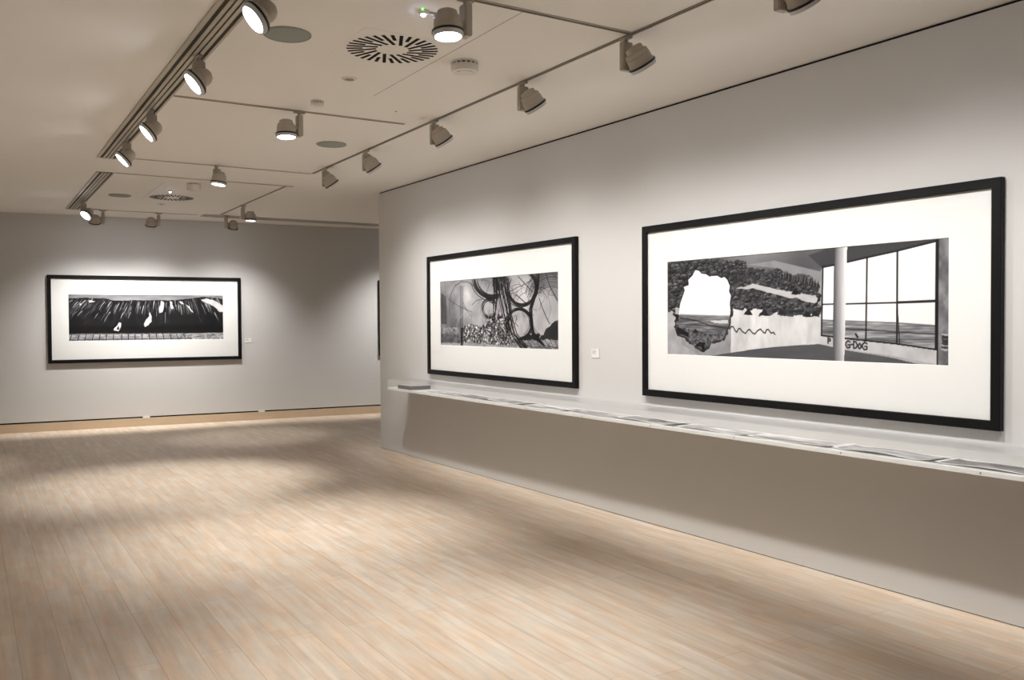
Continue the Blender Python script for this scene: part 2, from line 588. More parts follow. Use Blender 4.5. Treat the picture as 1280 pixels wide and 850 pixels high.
# ------------------------------------------------------------------ track spotlights
def add_spot(power, parent, size=70, blend=.5, radius=.035, z=-.10, wash=0):
    d = bpy.data.lights.new('lamp_light', 'SPOT')
    d.energy = power
    d.color = LIGHT
    d.spot_size = radians(size)
    d.spot_blend = blend
    d.shadow_soft_size = radius
    if wash:
        # wall-washing lens: wide sideways, weaker towards the top of the wall, cut off towards the floor
        d.use_nodes = True
        nt = d.node_tree
        em = nt.nodes['Emission']
        tc = nt.nodes.new('ShaderNodeTexCoord')
        sx = nt.nodes.new('ShaderNodeSeparateXYZ')
        dv = nt.nodes.new('ShaderNodeMath'); dv.operation = 'DIVIDE'
        ml = nt.nodes.new('ShaderNodeMath'); ml.operation = 'MULTIPLY'; ml.inputs[1].default_value = -wash
        nt.links.new(tc.outputs['Normal'], sx.inputs[0])
        nt.links.new(sx.outputs['Y'], dv.inputs[0]); nt.links.new(sx.outputs['Z'], dv.inputs[1])
        nt.links.new(dv.outputs[0], ml.inputs[0])
        def ramp(a, b, c, e):
            m = nt.nodes.new('ShaderNodeMapRange')
            m.interpolation_type = 'SMOOTHSTEP'
            for k, v in zip(('From Min', 'From Max', 'To Min', 'To Max'), (a, b, c, e)):
                m.inputs[k].default_value = v
            nt.links.new(ml.outputs[0], m.inputs['Value'])
            return m.outputs['Result']
        mu = nt.nodes.new('ShaderNodeMath'); mu.operation = 'MULTIPLY'
        nt.links.new(ramp(-.35, 1.25 if power == P_WALL else .95, 1, .03), mu.inputs[0])
        nt.links.new(ramp(-.60, -.25, 0, 1), mu.inputs[1])
        nt.links.new(mu.outputs[0], em.inputs['Strength'])
    o = bpy.data.objects.new('lamp_light', d)
    C.objects.link(o)
    o.parent = parent
    o.location = (0, 0, z)
    return o

def make_spot():
    t = thing('track_spotlight', 'x', 'spotlight')
    obj('track_adapter', bx(-.045, .045, -.014, .014, -.022, -.004, .003), MT['lampb'], t)
    obj('stem', lathe([(0, -.02), (.013, -.02), (.013, -.05), (0, -.05)], 16), MT['lampb'], t, True)
    obj('gear_box', bx(-.020, .020, -.036, .036, -.200, -.036, .005), MT['lampb'], t)
    # arm between gear box and head
    bm = lathe([(0, -.0), (.022, -.0), (.022, .03), (0, .03)], 20)
    bmesh.ops.rotate(bm, verts=bm.verts, cent=(0, 0, 0), matrix=Matrix.Rotation(pi / 2, 3, 'Y'))
    bmesh.ops.translate(bm, verts=bm.verts, vec=(.014, 0, -.140))
    obj('pivot', bm, MT['lampb'], t, True)
    # head, turned about its own axis pointing down; origin on the pivot axis
    prof = [(0, .058), (.040, .058), (.050, .052), (.053, .030), (.064, .026), (.067, .018), (.068, .002), (.071, .000),
            (.072, -.034), (.076, -.042), (.076, -.048), (0, -.048)]
    h = obj('lamp_head', lathe(prof), MT['lampb'], t, True)
    h.location = (.104, 0, -.140)
    obj('rim', lathe([(.068, -.046), (.081, -.046), (.082, -.057), (.070, -.058)]), MT['lampr'], h, True)
    obj('collar', lathe([(.067, -.056), (.079, -.057), (.076, -.076), (.067, -.077), (.066, -.070)]), MT['lamps'], h, True)
    obj('lens', lathe([(0, -.074), (.040, -.0735), (.066, -.071), (.066, -.064), (0, -.064)]), MT['lens'], h, True)
    return t

proto = make_spot()
used = [False]
round_me = obj('lamp_head', lathe([(0, .056), (.022, .052), (.040, .040), (.052, .020), (.055, 0), (.052, -.016), (.060, -.026), (.072, -.038), (.076, -.046), (.076, -.048), (0, -.048)]), MT['lampb'], None, True)
round_data = round_me.data
bpy.data.objects.remove(round_me)
def spot(x, y, th, tilt, power, label, size=70, blend=.5, group=None, z=H, tilt2=0):
    if x < 1.4:
        z = H - .011
    if used[0]:
        o = copy_tree(proto)
    else:
        o = proto
        used[0] = True
    o.location = (x, y, z)
    o.rotation_euler = (0, 0, radians(th))
    o['label'] = label
    for ch in o.children:
        if ch.name.startswith('lamp_head'):
            if x < 1.4:
                ch.data = round_data
                ch.location.z = -.158
            ch.rotation_euler = (radians(tilt), radians(tilt2), 0)
            lights.append((power, ch, size, blend))
    return o
lights = []
# right track: turned to the right wall
rt_lab = [(9.01, 37, 'beige spotlight aimed at the right wall, farthest on the long right track'),
          (7.89, 37, 'beige spotlight aimed right, second farthest on the long right track'),
          (6.45, 37, 'beige spotlight aimed right, just past the small round grey ceiling plate near the track'),
          (5.11, 37, 'beige spotlight aimed right, next to the large white smoke detector'),
          (4.00, 37, 'beige spotlight aimed right, hung where the nearest cross track meets the long one')]
for y, tl, lab in rt_lab:
    spot(3.255, y, -90, tl, P_WALL, lab, 112, 1.0)
spot(3.255, 2.86, -90, 37, P_WALL, 'spotlight cut off by the top edge of the photo, above the large right picture', 112, 1.0)
# left side: faces visible, aimed down to the left
spot(1.22, 4.28, -90, -50, P_LEFT, 'tilted spotlight with glowing face, cut by the top edge, beside the big ceiling disc', 58, .9)
spot(1.22, 5.58, -90, -50, P_LEFT, 'glowing spotlight tilted left, second nearest along the slatted ceiling strip', 58, .9)
spot(1.22, 7.18, -90, -50, P_LEFT, 'glowing spotlight tilted left, third along the slatted ceiling strip', 58, .9)
spot(1.22, 8.42, -90, -46, P_LEFT, 'glowing spotlight tilted left, at the far end of the long slatted strip', 58, .9)
spot(1.33, 12.90, -58, -46, P_LEFT, 'small glowing spotlight tilted left at the end of the far slatted strip', 58, .9)
# straight down
spot(2.17, 3.94, 180, 4, P_DOWN * .98, 'large downward spotlight glowing at the top, right of the round swirl vent', 70, 1.0)
spot(2.21, 6.69, 180, 3, P_DOWN * 1.15, 'downward glowing spotlight on the middle cross track, left of a grey ceiling plate', 70, 1.0)
spot(2.23, 9.43, -90, -8, P_DOWN, 'downward glowing spotlight hung between the two ceiling bays', 64, .8)
spot(3.28, 12.40, 0, 2, P_DOWN * .3, 'small downward glowing spotlight on the far bay right track', 50, .8)
# aimed at the far wall
spot(1.68, 13.885, 180, -26, P_FAR, 'unlit-looking spotlight seen from behind, left one before the far wall', 101, 1.0)
spot(2.43, 13.86, 180, -26, P_FAR, 'unlit-looking spotlight seen from behind, centred above the far picture', 101, 1.0)
spot(3.36, 13.665, 0, 28, P_FAR, 'unlit-looking spotlight seen from behind, right one at the long ceiling recess', 101, 1.0)
# out of the photo's sight: behind the right wall's end, and over the camera
spot(6.45, 13.35, 0, 28, P_FAR * 1.4, 'spotlight in the passage lighting the hidden far picture', 101, 1.0)
spot(3.255, 1.50, -90, 37, P_WALL, 'added unseen spotlight on the long right track above the camera side', 112, 1.0)  # extra lamp, unseen, added to light the near end of the right wall
spot(1.22, 1.60, -90, -50, P_LEFT, 'added unseen spotlight near the camera aimed at the left wall', 58, .9)  # extra lamp, unseen, added for its light
for power, head, size, blend in lights:
    tilt = head.rotation_euler[0]
    add_spot(power, head, size, blend, wash=(0 if size < 100 else (1 if tilt > 0 else -1)))

# ------------------------------------------------------------------ ceiling fittings
def ceiling_plate(x, y, r, label):
    t = thing('ceiling_speaker', label, 'ceiling speaker', (x, y, H))
    obj('ring', lathe([(r * .93, 0), (r, 0), (r, -.006), (r * .96, -.010), (r * .93, -.006)], 48), MT['grille'], t, True)
    obj('grille', lathe([(0, -.010), (r * .5, -.0085), (r * .95, -.006), (r * .95, -.001), (0, -.001)], 48), MT['grille'], t, True)
ceiling_plate(1.57, 4.95, .135, 'large grey-green round ceiling plate beside the nearest tilted lamp')
ceiling_plate(2.87, 7.78, .135, 'grey-green round ceiling plate close to the long right track')
ceiling_plate(1.68, 12.21, .135, 'grey-green round ceiling plate in the far bay left of the swirl vent')

def swirl(x, y, label):
    t = thing('swirl_diffuser', label, 'air vent', (x, y, H))
    obj('faceplate', bx(-.295, .295, -.295, .295, -.0016, 0, .0004), MT['panel'], t)
    bm = bmesh.new()
    n = 32
    for i in range(n):
        a = 2 * pi * i / n
        r_in, r_out = ((.098, .272) if i % 2 == 0 else (.178, .272))
        w_ = .0105
        off = .045                                     # slots run past the centre, giving the swirl
        d = Vector((cos(a), sin(a))); p = Vector((-sin(a), cos(a)))
        xi = math.sqrt(r_in ** 2 - off ** 2); xo = math.sqrt(r_out ** 2 - off ** 2)
        c = [d * xi + p * (off - w_), d * xo + p * (off - w_), d * xo + p * (off + w_), d * xi + p * (off + w_)]
        prism(bm, [(v.x, v.y) for v in c], -.0030, -.0010)
    obj('slots', bm, MT['dark'], t)
swirl(2.20, 4.91, 'large round swirl ceiling vent with black radial slots, nearest the camera')
swirl(2.29, 12.12, 'small-looking swirl ceiling vent in the far bay before the far wall')

def detector(x, y, r, hgt, label):
    t = thing('smoke_detector', label, 'smoke detector', (x, y, H))
    obj('base', lathe([(0, 0), (r, 0), (r, -.010), (0, -.010)], 40), MT['plast'], t, True)
    obj('dark_throat', lathe([(0, -.009), (r * .90, -.009), (r * .90, -.022), (0, -.022)], 40), MT['lampr'], t, True)
    bm = bmesh.new()
    for i in range(16):
        a = 2 * pi * i / 16
        d = Vector((cos(a), sin(a))); p = Vector((-sin(a), cos(a)))
        c = [d * r * .8 - p * .005, d * r * .98 - p * .005, d * r * .98 + p * .005, d * r * .8 + p * .005]
        prism(bm, [(v.x, v.y) for v in c], -.024, -.009)
    obj('ribs', bm, MT['plast'], t)
    obj('cap', lathe([(0, -.021), (r, -.021), (r, -hgt * .8), (r * .93, -hgt), (r * .60, -hgt), (r * .58, -hgt + .003),
                      (r * .55, -hgt + .003), (r * .54, -hgt - .003), (0, -hgt - .004)], 40), MT['plast'], t, True)
detector(2.70, 4.92, .088, .062, 'large white smoke detector with slotted collar beside the swirl vent')
detector(2.23, 6.33, .048, .036, 'small white ceiling sensor just before the middle cross track')
detector(2.28, 10.75, .080, .085, 'white smoke detector in the far ceiling bay')

def downlight(x, y, label):
    t = thing('ceiling_sensor', label, 'ceiling sensor', (x, y, H))
    obj('trim_ring', lathe([(.034, 0), (.052, 0), (.050, -.006), (.036, -.009), (.034, -.004)], 36), MT['plast'], t, True)
    obj('centre', lathe([(0, -.010), (.024, -.009), (.035, -.004), (.035, 0), (0, 0)], 36), MT['grey'], t, True)
downlight(2.21, 5.64, 'tiny round ceiling sensor with grey centre, below the large swirl vent')
downlight(2.29, 12.83, 'tiny round ceiling sensor in front of the far swirl vent')

def emergency(x, y, label, scale=1):
    t = thing('emergency_light', label, 'emergency light', (x, y, H))
    obj('housing', lathe([(0, 0), (.028, 0), (.028, -.012), (.018, -.020), (0, -.020)], 28), MT['plast'], t, True)
    obj('lens', lathe([(0, -.034), (.009, -.030), (.013, -.022), (.012, -.018), (0, -.018)], 20), MT['led'], t, True)
    return t
e = emergency(2.07, 4.22, 'tiny ceiling fitting with glowing bluish white and green diodes')
o = obj('bracket', bx(.02, .15, -.008, .008, -.014, 0, .002), MT['plast'], e)
o = obj('sensor_barrel', lathe([(0, 0), (.014, 0), (.016, -.022), (0, -.024)], 20), MT['grey'], e, True)
o.location = (.075, 0, -.012)
o = obj('green_diode', lathe([(0, -.008), (.005, -.005), (.006, 0), (0, 0)], 12), MT['green'], e, True)
o.location = (-.022, -.035, -.004)
emergency(2.15, 11.47, 'tiny glowing white ceiling diode above the far swirl vent')
t = thing('ceiling_screw', 'tiny dark screw head alone on the ceiling panel near the long track', 'screw', (2.86, 6.33, H))
obj('screw_head', lathe([(0, -.004), (.007, -.003), (.009, 0), (0, 0)], 16), MT['grey'], t, True)

# ------------------------------------------------------------------ the photographs
def art_coast():
    cv = Canvas(560, 175, [(112, 77), (1192, 84), (1194, 408), (117, 420)], 11)
    s = cv
    sky = .60 + .12 * (s.noise(60, 14, 4) - .5) * 2
    s.a = sky
    top = [(100, 105), (180, 104), (250, 102), (310, 104), (370, 108), (430, 122), (500, 122), (560, 119), (640, 120), (700, 118),
           (770, 120), (850, 120), (900, 113), (950, 108), (1000, 100), (1060, 95), (1110, 97), (1150, 104), (1200, 112)]
    body = .10 + .10 * s.noise(26, 12, 4)
    s.poly(top + [(1210, 362), (100, 366)], body, 1.2)
    rng = s.rng
    # pleats running down from the crest, leaning left at the left and right at the right
    for i in range(620):
        x = rng.uniform(112, 1160)
        lean = np.clip((780 - x) / 620, -.55, 1.05)
        ytop = np.interp(x, [p[0] for p in top], [p[1] for p in top])
        near = rng.random() < .66
        y0 = ytop + (rng.uniform(2, 55) if near else rng.uniform(20, 190))
        ln = rng.uniform(18, 80)
        v = rng.choice([.03, .10, .34, .52, .70, .88], p=[.30, .18, .20, .14, .11, .07])
        if y0 > 215:
            v = min(v, .34) * .8
        pts = [(x - lean * ln * f * (1.25 - .35 * f), y0 + ln * f) for f in (0, .25, .5, .75, 1)]
        if pts[-1][1] > 345:
            continue
        s.line(pts, rng.uniform(1.0, 3.0), v, rng.uniform(.6, 1.0), w2=.8)
    for pts in ([(755, 122), (775, 135), (774, 175), (764, 208), (744, 212), (740, 180), (752, 158)],
                [(815, 126), (832, 130), (842, 178), (830, 186), (822, 170)],
                [(676, 205), (690, 240), (688, 278), (668, 302), (645, 318), (634, 298), (650, 262), (672, 238)],
                [(462, 282), (478, 286), (474, 320), (460, 347), (428, 342), (426, 330), (448, 308)],
                [(1036, 116), (1085, 108), (1130, 122), (1165, 142), (1196, 160), (1196, 205), (1165, 205), (1140, 176), (1100, 148), (1050, 130)],
                [(880, 128), (905, 130), (915, 150), (895, 146)],
                [(930, 150), (955, 165), (982, 214), (962, 196)],
                [(250, 124), (270, 120), (300, 130), (262, 136)], [(186, 148), (205, 142), (200, 158)]):
        s.poly(pts, .78 + .18 * s.noise(8, 8, 2), 1.5)
    s.poly([(446, 330), (458, 305), (466, 330), (455, 340)], .35)
    s.line([(1150, 190), (1160, 260), (1165, 360)], 2, .06, .8)
    s.line([(1180, 205), (1184, 360)], 2.5, .10, .8)
    s.a *= 1 - .35 * np.clip(1 - np.abs(s.yy / s.H - .74) / .10, 0, 1) * (s.a < .6)
    # paved strip along the foot
    strip = .60 + .35 * (s.noise(14, 7, 3) - .35)
    s.poly([(100, 374), (700, 368), (1210, 358), (1210, 430), (100, 430)], strip, .8)
    s.poly([(850, 370), (1210, 358), (1210, 430), (900, 430)], .66 + .25 * (s.noise(7, 5, 3) - .5) * 2)
    for k in range(17):
        x = 125 + k * 50 + rng.uniform(-4, 4)
        ln = 18 - k * 2.1
        s.line([(x + ln * .8, 372 - k * .3), (x - ln * .2, 420)], 2.6, .06, 1)
        s.line([(x + 2, 408 - k * .5), (x + 40, 411 - k * .7)], 3.4, .22, .7)
        s.line([(x + 12, 380 - k * .5), (x + 38, 382 - k * .7)], 3.0, .92, .6)
    for k in range(14):
        x = rng.uniform(880, 1120); y = rng.uniform(368, 405)
        s.line([(x, y), (x + rng.uniform(10, 34), y + rng.uniform(-14, 10))], 1.4, .15, .8)
    s.a = np.clip(s.a, .03, .95)
    return cv

def art_wires():
    cv = Canvas(560, 175, [(140, 205), (1117, 115), (1125, 785), (145, 738)], 5)
    s = cv; rng = s.rng
    s.a = .63 + .20 * (s.noise(70, 60, 4) - .5) * 2
    s.a -= .12 * np.clip(1 - s.xx / 220, 0, 1)
    # soft light patches
    def glow(cx, cy, r, v):
        p = s.t([(cx, cy)])[0]; q = s.t([(cx + r, cy)])[0]
        R = max(4, abs(q[0] - p[0]))
        k = np.exp(-((s.xx - p[0]) ** 2 + (s.yy - p[1]) ** 2) / (2 * (R * .6) ** 2))
        s.a += k * v
    glow(830, 290, 110, .22); glow(360, 320, 60, .18); glow(790, 560, 90, .16); glow(1010, 470, 110, .16); glow(620, 250, 40, .1)
    s.poly([(300, 240), (330, 240), (330, 740), (300, 740)], s.a * .80)
    s.poly([(150, 300), (190, 330), (196, 560), (150, 560)], s.a * .68)
    # rubble and stones
    rub = .34 + 1.5 * (s.noise(6, 5, 3, .9) - .45) * 1.5
    s.poly([(330, 575), (400, 560), (480, 580), (560, 520), (640, 470), (700, 520), (740, 640), (800, 720), (700, 740), (330, 730)], rub, 5)
    s.poly([(145, 640), (300, 650), (300, 730), (145, 720)], .25 + .3 * s.noise(10, 5, 3), 3)
    s.poly([(145, 590), (290, 590), (300, 640), (145, 640)], .30 + .5 * s.noise(9, 7, 3), 4)
    s.poly([(790, 690), (980, 690), (980, 660), (1125, 690), (1125, 770), (800, 745)], .35 + .5 * s.noise(9, 6, 3), 3)
    s.poly([(960, 690), (1010, 610), (1060, 560), (1125, 520), (1125, 695)], .13 + .15 * s.noise(12, 12, 3), 4)
    s.poly([(800, 670), (960, 640), (960, 700), (800, 700)], .16, 4)
    s.poly([(145, 715), (420, 722), (700, 748), (1130, 772), (1130, 800), (145, 745)], .66 + .3 * (s.noise(14, 6, 3) - .5), 3)
    s.poly([(310, 590), (330, 590), (326, 745), (308, 740)], .12)
    # bright rings behind wire
    s.ell(800, 560, 88, 108, .70 + .22 * (s.noise(30, 30, 3) - .4))
    s.ell(1012, 480, 112, 185, .70 + .18 * (s.noise(40, 40, 3) - .4))
    s.poly([(960, 690), (1010, 610), (1060, 560), (1125, 520), (1125, 695)], .13 + .15 * s.noise(12, 12, 3), 4)
    D = .05
    def wob(pts, amp):
        return [(x + rng.normal(0, amp), y + rng.normal(0, amp)) for x, y in pts]
    for k in range(9):
        o = rng.uniform(-15, 15)
        s.line(wob([(590 + o, 165), (590 + o, 220), (592 + o, 290), (592 + o, 350), (588 + o, 420), (583 + o * .6, 500), (573 + o, 640)], 4), rng.uniform(2, 4), D + .06 * rng.random(), .95, w2=1.2)
    for k in range(16):
        o = rng.uniform(-26, 26)
        s.line(wob([(655 + o, 160), (665 + o, 220), (672 + o, 290), (690 + o, 360), (702 + o * .8, 430), (710 + o * .8, 500), (722 + o, 570), (745 + o, 650), (790 + o * 1.2, 710), (835 + o * 1.3, 765)], 3.5), rng.uniform(1.5, 3.2), D + .10 * rng.random(), .9, w2=2)
    for k in range(7):
        o = rng.uniform(-12, 12)
        s.line(wob([(605 + o, 220), (625 + o, 340), (650 + o, 440), (670 + o, 520), (690 + o, 620), (680, 700)], 4), 2.2, D, .9, w2=1.2)
    s.poly([(565, 165), (710, 155), (690, 215), (640, 265), (600, 330), (575, 260)], s.a * .5, 7)
    for k in range(26):
        x = rng.uniform(575, 720); y = rng.uniform(165, 560)
        s.line([(x, y), (x + rng.uniform(-14, 14), y + rng.uniform(10, 34))], rng.uniform(.8, 1.6), rng.choice([.62, .8, .04]), .8)
    # loops of wire, every strand a little off the last
    def coil(cx, cy, rx, ry, a0, a1, n, spread, wd=1.6, val=D):
        for k in range(n):
            g = rng.normal(0, spread)
            s.arc(cx + rng.normal(0, spread * .7), cy + rng.normal(0, spread * .7), rx + g, ry + g, a0 + rng.uniform(-14, 14), a1 + rng.uniform(-14, 14),
                  rng.uniform(.7, wd), val + .10 * rng.random(), rng.uniform(.7, 1))
    coil(560, 165, 140, 165, 175, 70, 14, 9, 2.6)
    coil(815, 260, 122, 148, 200, -60, 16, 9, 2.4)
    coil(795, 560, 98, 122, 150, 420, 13, 8, 2.2)
    coil(540, 430, 52, 72, 40, 330, 9, 6, 2.0)
    for k in range(13):
        o = rng.uniform(-14, 14)
        s.line(wob([(945 + o, 140), (945 + o, 230), (915 + o, 340), (885 + o, 430), (890 + o, 540), (905 + o, 640), (960 + o, 700), (1000, 745)], 4), rng.uniform(1.2, 2.8), D + .05 * rng.random(), .9, w2=1.8)
    for k in range(13):
        o = k * 12 + rng.uniform(-3, 3)
        s.arc(1060, 430 - k * 3, 160 + o * .5, 185 + o, 190 + rng.uniform(0, 14), 330, rng.uniform(1.0, 1.8), D + .08 * rng.random(), .9)
    for k in range(60):
        cx = rng.uniform(430, 1120); cy = rng.uniform(150, 460); r = rng.uniform(25, 150)
        a0 = rng.uniform(0, 360)
        s.arc(cx, cy, r, r * 1.2, a0, a0 + rng.uniform(25, 90), rng.uniform(.6, 1.1), D + .1 * rng.random(), .8)
    s.line([(218, 480), (216, 400), (228, 310), (262, 240), (310, 206), (365, 208), (410, 238), (440, 285)], 1.6, D, .9)
    s.line([(178, 205), (180, 300), (215, 360), (300, 415), (400, 460)], 1.1, .2, .8)
    s.line([(270, 740), (272, 590), (290, 520), (350, 450), (420, 360), (500, 350), (560, 380)], 1.6, .72, .75)
    s.line([(400, 400), (440, 360), (500, 352), (580, 395)], 1.2, D, .8)
    s.line([(360, 450), (330, 410), (350, 440), (400, 500), (395, 560)], 1, .25, .7)
    s.line([(955, 340), (985, 430), (1020, 510), (1045, 560)], 2.2, D, .95)
    s.line([(780, 160), (840, 225), (900, 290)], 2.0, D, .9)
    s.line([(760, 310), (850, 390)], 2.4, D, .9)
    s.line([(690, 300), (770, 255), (860, 215), (920, 160)], 1.4, D, .85)
    s.line([(1010, 130), (1040, 230), (1075, 300), (1110, 360)], 2.6, D, .9)
    for k in range(70):
        x = rng.uniform(480, 780); y = rng.uniform(420, 740)
        a = rng.uniform(-1, 1)
        s.line([(x, y), (x + 26 * a, y + rng.uniform(20, 70))], rng.uniform(.8, 1.8), rng.choice([D, .12, .85]), .85)
    for k in range(8):
        x = 820 + k * 38
        s.line([(x, 700 + rng.uniform(-8, 8)), (x + 30, 745 + rng.uniform(-10, 20)), (x + 90, 770)], 1.8, .1, .75)
    s.a = np.clip(s.a, .05, .93)
    return cv

def art_ruin():
    # sketch units: left half 0-931, right half continues with +809.7
    def B(p):
        return [(x + 809.7, y) for x, y in p]
    cv = Canvas(640, 200, [(157, 231), (1574.7, 112), (1576.7, 740), (158, 690)], 7)
    s = cv; rng = s.rng
    s.a = .66 + .16 * (s.noise(60, 50, 4) - .5) * 2
    # plaster wall: stains and darker left end
    s.poly([(150, 470), (220, 480), (230, 640), (330, 700), (150, 700)], .70 + .16 * (s.noise(20, 15, 3) - .5))
    s.poly([(480, 450), (950, 490), (950, 660), (480, 680)], .84 + .22 * (s.noise(22, 50, 4) - .55))
    # ceiling slab
    ceil_v = .40 + .12 * (s.noise(90, 30, 3) - .5) + .14 * np.clip(1 - np.abs(s.xx / s.W - .38) / .16, 0, 1) * np.clip(1 - s.yy / s.H * 2, 0, 1)
    s.poly([(400, 200), (1580, 100)] + B([(770, 135), (700, 128), (505, 178), (355, 210), (250, 233), (195, 245), (130, 262)]) + [(905, 330), (840, 300), (540, 262), (430, 240)], ceil_v)
    s.poly(B([(130, 262), (195, 245), (250, 233), (355, 210), (505, 178), (700, 128), (700, 108), (200, 150), (60, 200)]), .30)
    s.poly([(560, 245), (700, 262), (905, 335), (935, 335), (935, 280), (700, 225)], .58 + .1 * (s.noise(20, 20, 3) - .5))
    # painted foliage
    fol = .15 + .42 * s.noise(9, 8, 3, .7) ** 1.4
    s.poly([(150, 225), (300, 215), (420, 212), (470, 232), (520, 228), (548, 232), (556, 262), (640, 268), (730, 266), (742, 290), (780, 288), (795, 300),
            (850, 290), (880, 305), (900, 330), (925, 345), (920, 440), (930, 490), (880, 495), (860, 505), (840, 492), (730, 498), (715, 478), (690, 492), (620, 500), (640, 465),
            (490, 462), (480, 500), (470, 560), (430, 620), (200, 560), (195, 470), (150, 475)], fol, 4)
    # crowns of single bushes
    leaf = s.inside([(150, 225), (300, 215), (420, 212), (470, 232), (548, 232), (556, 262), (640, 268), (730, 266), (800, 295), (880, 305), (925, 345), (920, 440), (930, 485), (715, 478), (690, 488), (640, 465),
            (490, 462), (480, 500), (470, 560), (430, 620), (200, 560), (195, 470), (150, 475)])
    spots_ = sorted([(rng.uniform(150, 930), rng.uniform(220, 490)) for _ in range(620)], key=lambda q: q[1])
    for x, y in spots_:
        p = s.t([(x, y)])[0]
        xi, yi = int(np.clip(p[0], 0, s.W - 1)), int(np.clip(p[1], 0, s.H - 1))
        if leaf[yi, xi]:
            s.blob(x, y, rng.uniform(7, 19) * (1.25 if x < 480 else .85), .09, rng.uniform(.34, .70))
    for k in range(14):
        x = 735 + k * 14 + rng.uniform(-4, 4); y = 300 + k * 3 + rng.uniform(-8, 8)
        s.poly([(x - 12, y + 16), (x, y - 28), (x + 12, y + 16)], .13 + .1 * rng.random(), 1.5)
        s.line([(x - 2, y - 18), (x - 7, y + 10)], 1.4, .55, .8)
    # pale lane through the foliage
    s.poly([(498, 362), (560, 350), (590, 338), (640, 350), (740, 372), (840, 388), (905, 394), (918, 412), (912, 432), (860, 428), (815, 408), (780, 410), (700, 390), (640, 374), (600, 362), (560, 368)], .76 + .1 * (s.noise(20, 10, 3) - .5), 1.5)
    for x, y in ((568, 478), (650, 480), (735, 478), (808, 376), (865, 486), (905, 486)):
        s.poly([(x - 24, y + 14), (x - 10, y - 6), (x, y - 16), (x + 12, y - 4), (x + 24, y + 16)], .14, 2)
    # the ragged hole with sky, sea and rubble
    hole = [(300, 272), (318, 276), (330, 290), (352, 292), (372, 304), (410, 300), (430, 312), (448, 306), (462, 322), (474, 350), (470, 378), (480, 398), (474, 436), (478, 470), (470, 540), (450, 590), (440, 615), (380, 625), (372, 640), (345, 668),
            (322, 660), (300, 648), (270, 622), (250, 600), (214, 590), (204, 556), (200, 520), (216, 480), (222, 440), (236, 400), (246, 372), (240, 356), (266, 346), (264, 320), (284, 300)]
    s.poly([(x + (x - 345) * .06, y + (y - 440) * .04) for x, y in hole], .17 + .1 * s.noise(8, 8, 2), 4)
    m = s.inside(hole)
    s.a[m] = .985
    land = .42 + .5 * (s.noise(40, 3, 3, .7) - .42)
    lm = s.inside([(150, 490), (520, 497), (520, 700), (150, 700)]) & m
    s.a[lm] = land[lm]
    s.line([(222, 492), (472, 500)], 2.5, .62)
    s.line([(222, 508), (300, 520), (380, 548), (470, 560)], 2.0, .12, .8)
    s.line([(250, 540), (330, 545), (470, 552)], 1.6, .15, .8)
    s.poly([(370, 522), (465, 518), (465, 536), (400, 534)], .82, 1)
    rm = s.inside([(195, 560), (260, 560), (330, 575), (400, 590), (470, 560), (470, 700), (195, 700)]) & m
    rv = .30 + .6 * (s.noise(5, 4, 3, .8) - .35)
    s.a[rm] = rv[rm]
    s.poly([(204, 540), (235, 565), (268, 585), (262, 600), (214, 590)], .12, 3)
    s.poly([(288, 580), (300, 560), (315, 582)], .14)
    s.poly([(300, 640), (325, 625), (352, 630), (352, 664), (338, 670)], .13, 4)
    s.poly([(196, 458), (218, 458), (216, 490), (198, 490)], .72, 1)
    s.poly([(198, 492), (216, 492), (214, 524), (198, 524)], .12, 1)
    # squiggle
    s.line([(474, 562), (482, 550), (492, 551), (502, 570), (510, 578), (518, 562), (526, 559), (540, 576), (555, 584), (566, 568), (576, 564), (590, 582), (602, 586), (616, 570),
            (630, 562), (645, 578), (655, 582), (660, 566), (670, 564), (684, 582), (696, 578), (704, 588)], 2.4, .10)
    # floor
    s.poly([(380, 695), (460, 682), (560, 668), (700, 652), (950, 632)] + B([(125, 636), (250, 664), (480, 700), (640, 736), (640, 760), (0, 760)]) + [(380, 760)], .37 + .1 * (s.noise(50, 8, 3) - .5))
    s.line([(560, 668), (700, 652), (860, 640)], 1.6, .2, .6)
    # windows
    s.poly(B([(134, 262), (195, 248), (250, 236), (355, 212), (505, 180), (700, 132), (700, 660), (500, 632), (250, 606), (130, 592)]), .955 + .02 * s.noise(60, 60, 2))
    sea = .50 + .7 * (s.noise(60, 3, 3, .75) - .45)
    s.poly(B([(132, 515), (250, 520), (505, 528), (700, 541), (700, 660), (500, 632), (250, 606), (130, 592)]), sea)
    s.line(B([(132, 516), (505, 529), (700, 542)]), 1.5, .42)
    s.line(B([(250, 560), (400, 566), (500, 575), (700, 582)]), 1.8, .2, .8)
    s.line(B([(300, 585), (310, 600)]), 3.5, .1)
    F_ = .10
    s.line(B([(134, 250), (131, 440), (128, 592)]), 3.2, F_)
    s.line(B([(193, 246), (189, 600)]), 2.5, F_)
    s.line(B([(355, 210), (351, 615)]), 3.0, F_)
    s.line(B([(506, 178), (506, 632)]), 3.2, F_)
    s.line(B([(506, 430), (520, 632)]), 1.6, F_)
    s.line(B([(703, 126), (702, 662)]), 5.0, F_)
    s.line(B([(130, 440), (190, 438)]), 2.2, F_)
    s.line(B([(245, 438), (505, 430)]), 2.6, F_)
    s.line(B([(505, 430), (702, 422)]), 4.0, F_)
    s.line(B([(132, 258), (195, 246), (250, 234), (355, 210), (505, 178), (700, 130)]), 3.0, F_)
    s.line(B([(128, 592), (250, 607), (500, 632), (702, 660)]), 3.0, F_)
    # low wall under the windows, lettering
    s.poly(B([(122, 597), (250, 611), (500, 636), (705, 664), (705, 732), (480, 690), (250, 662), (122, 634)]), .78 + .16 * (s.noise(25, 25, 3) - .5))
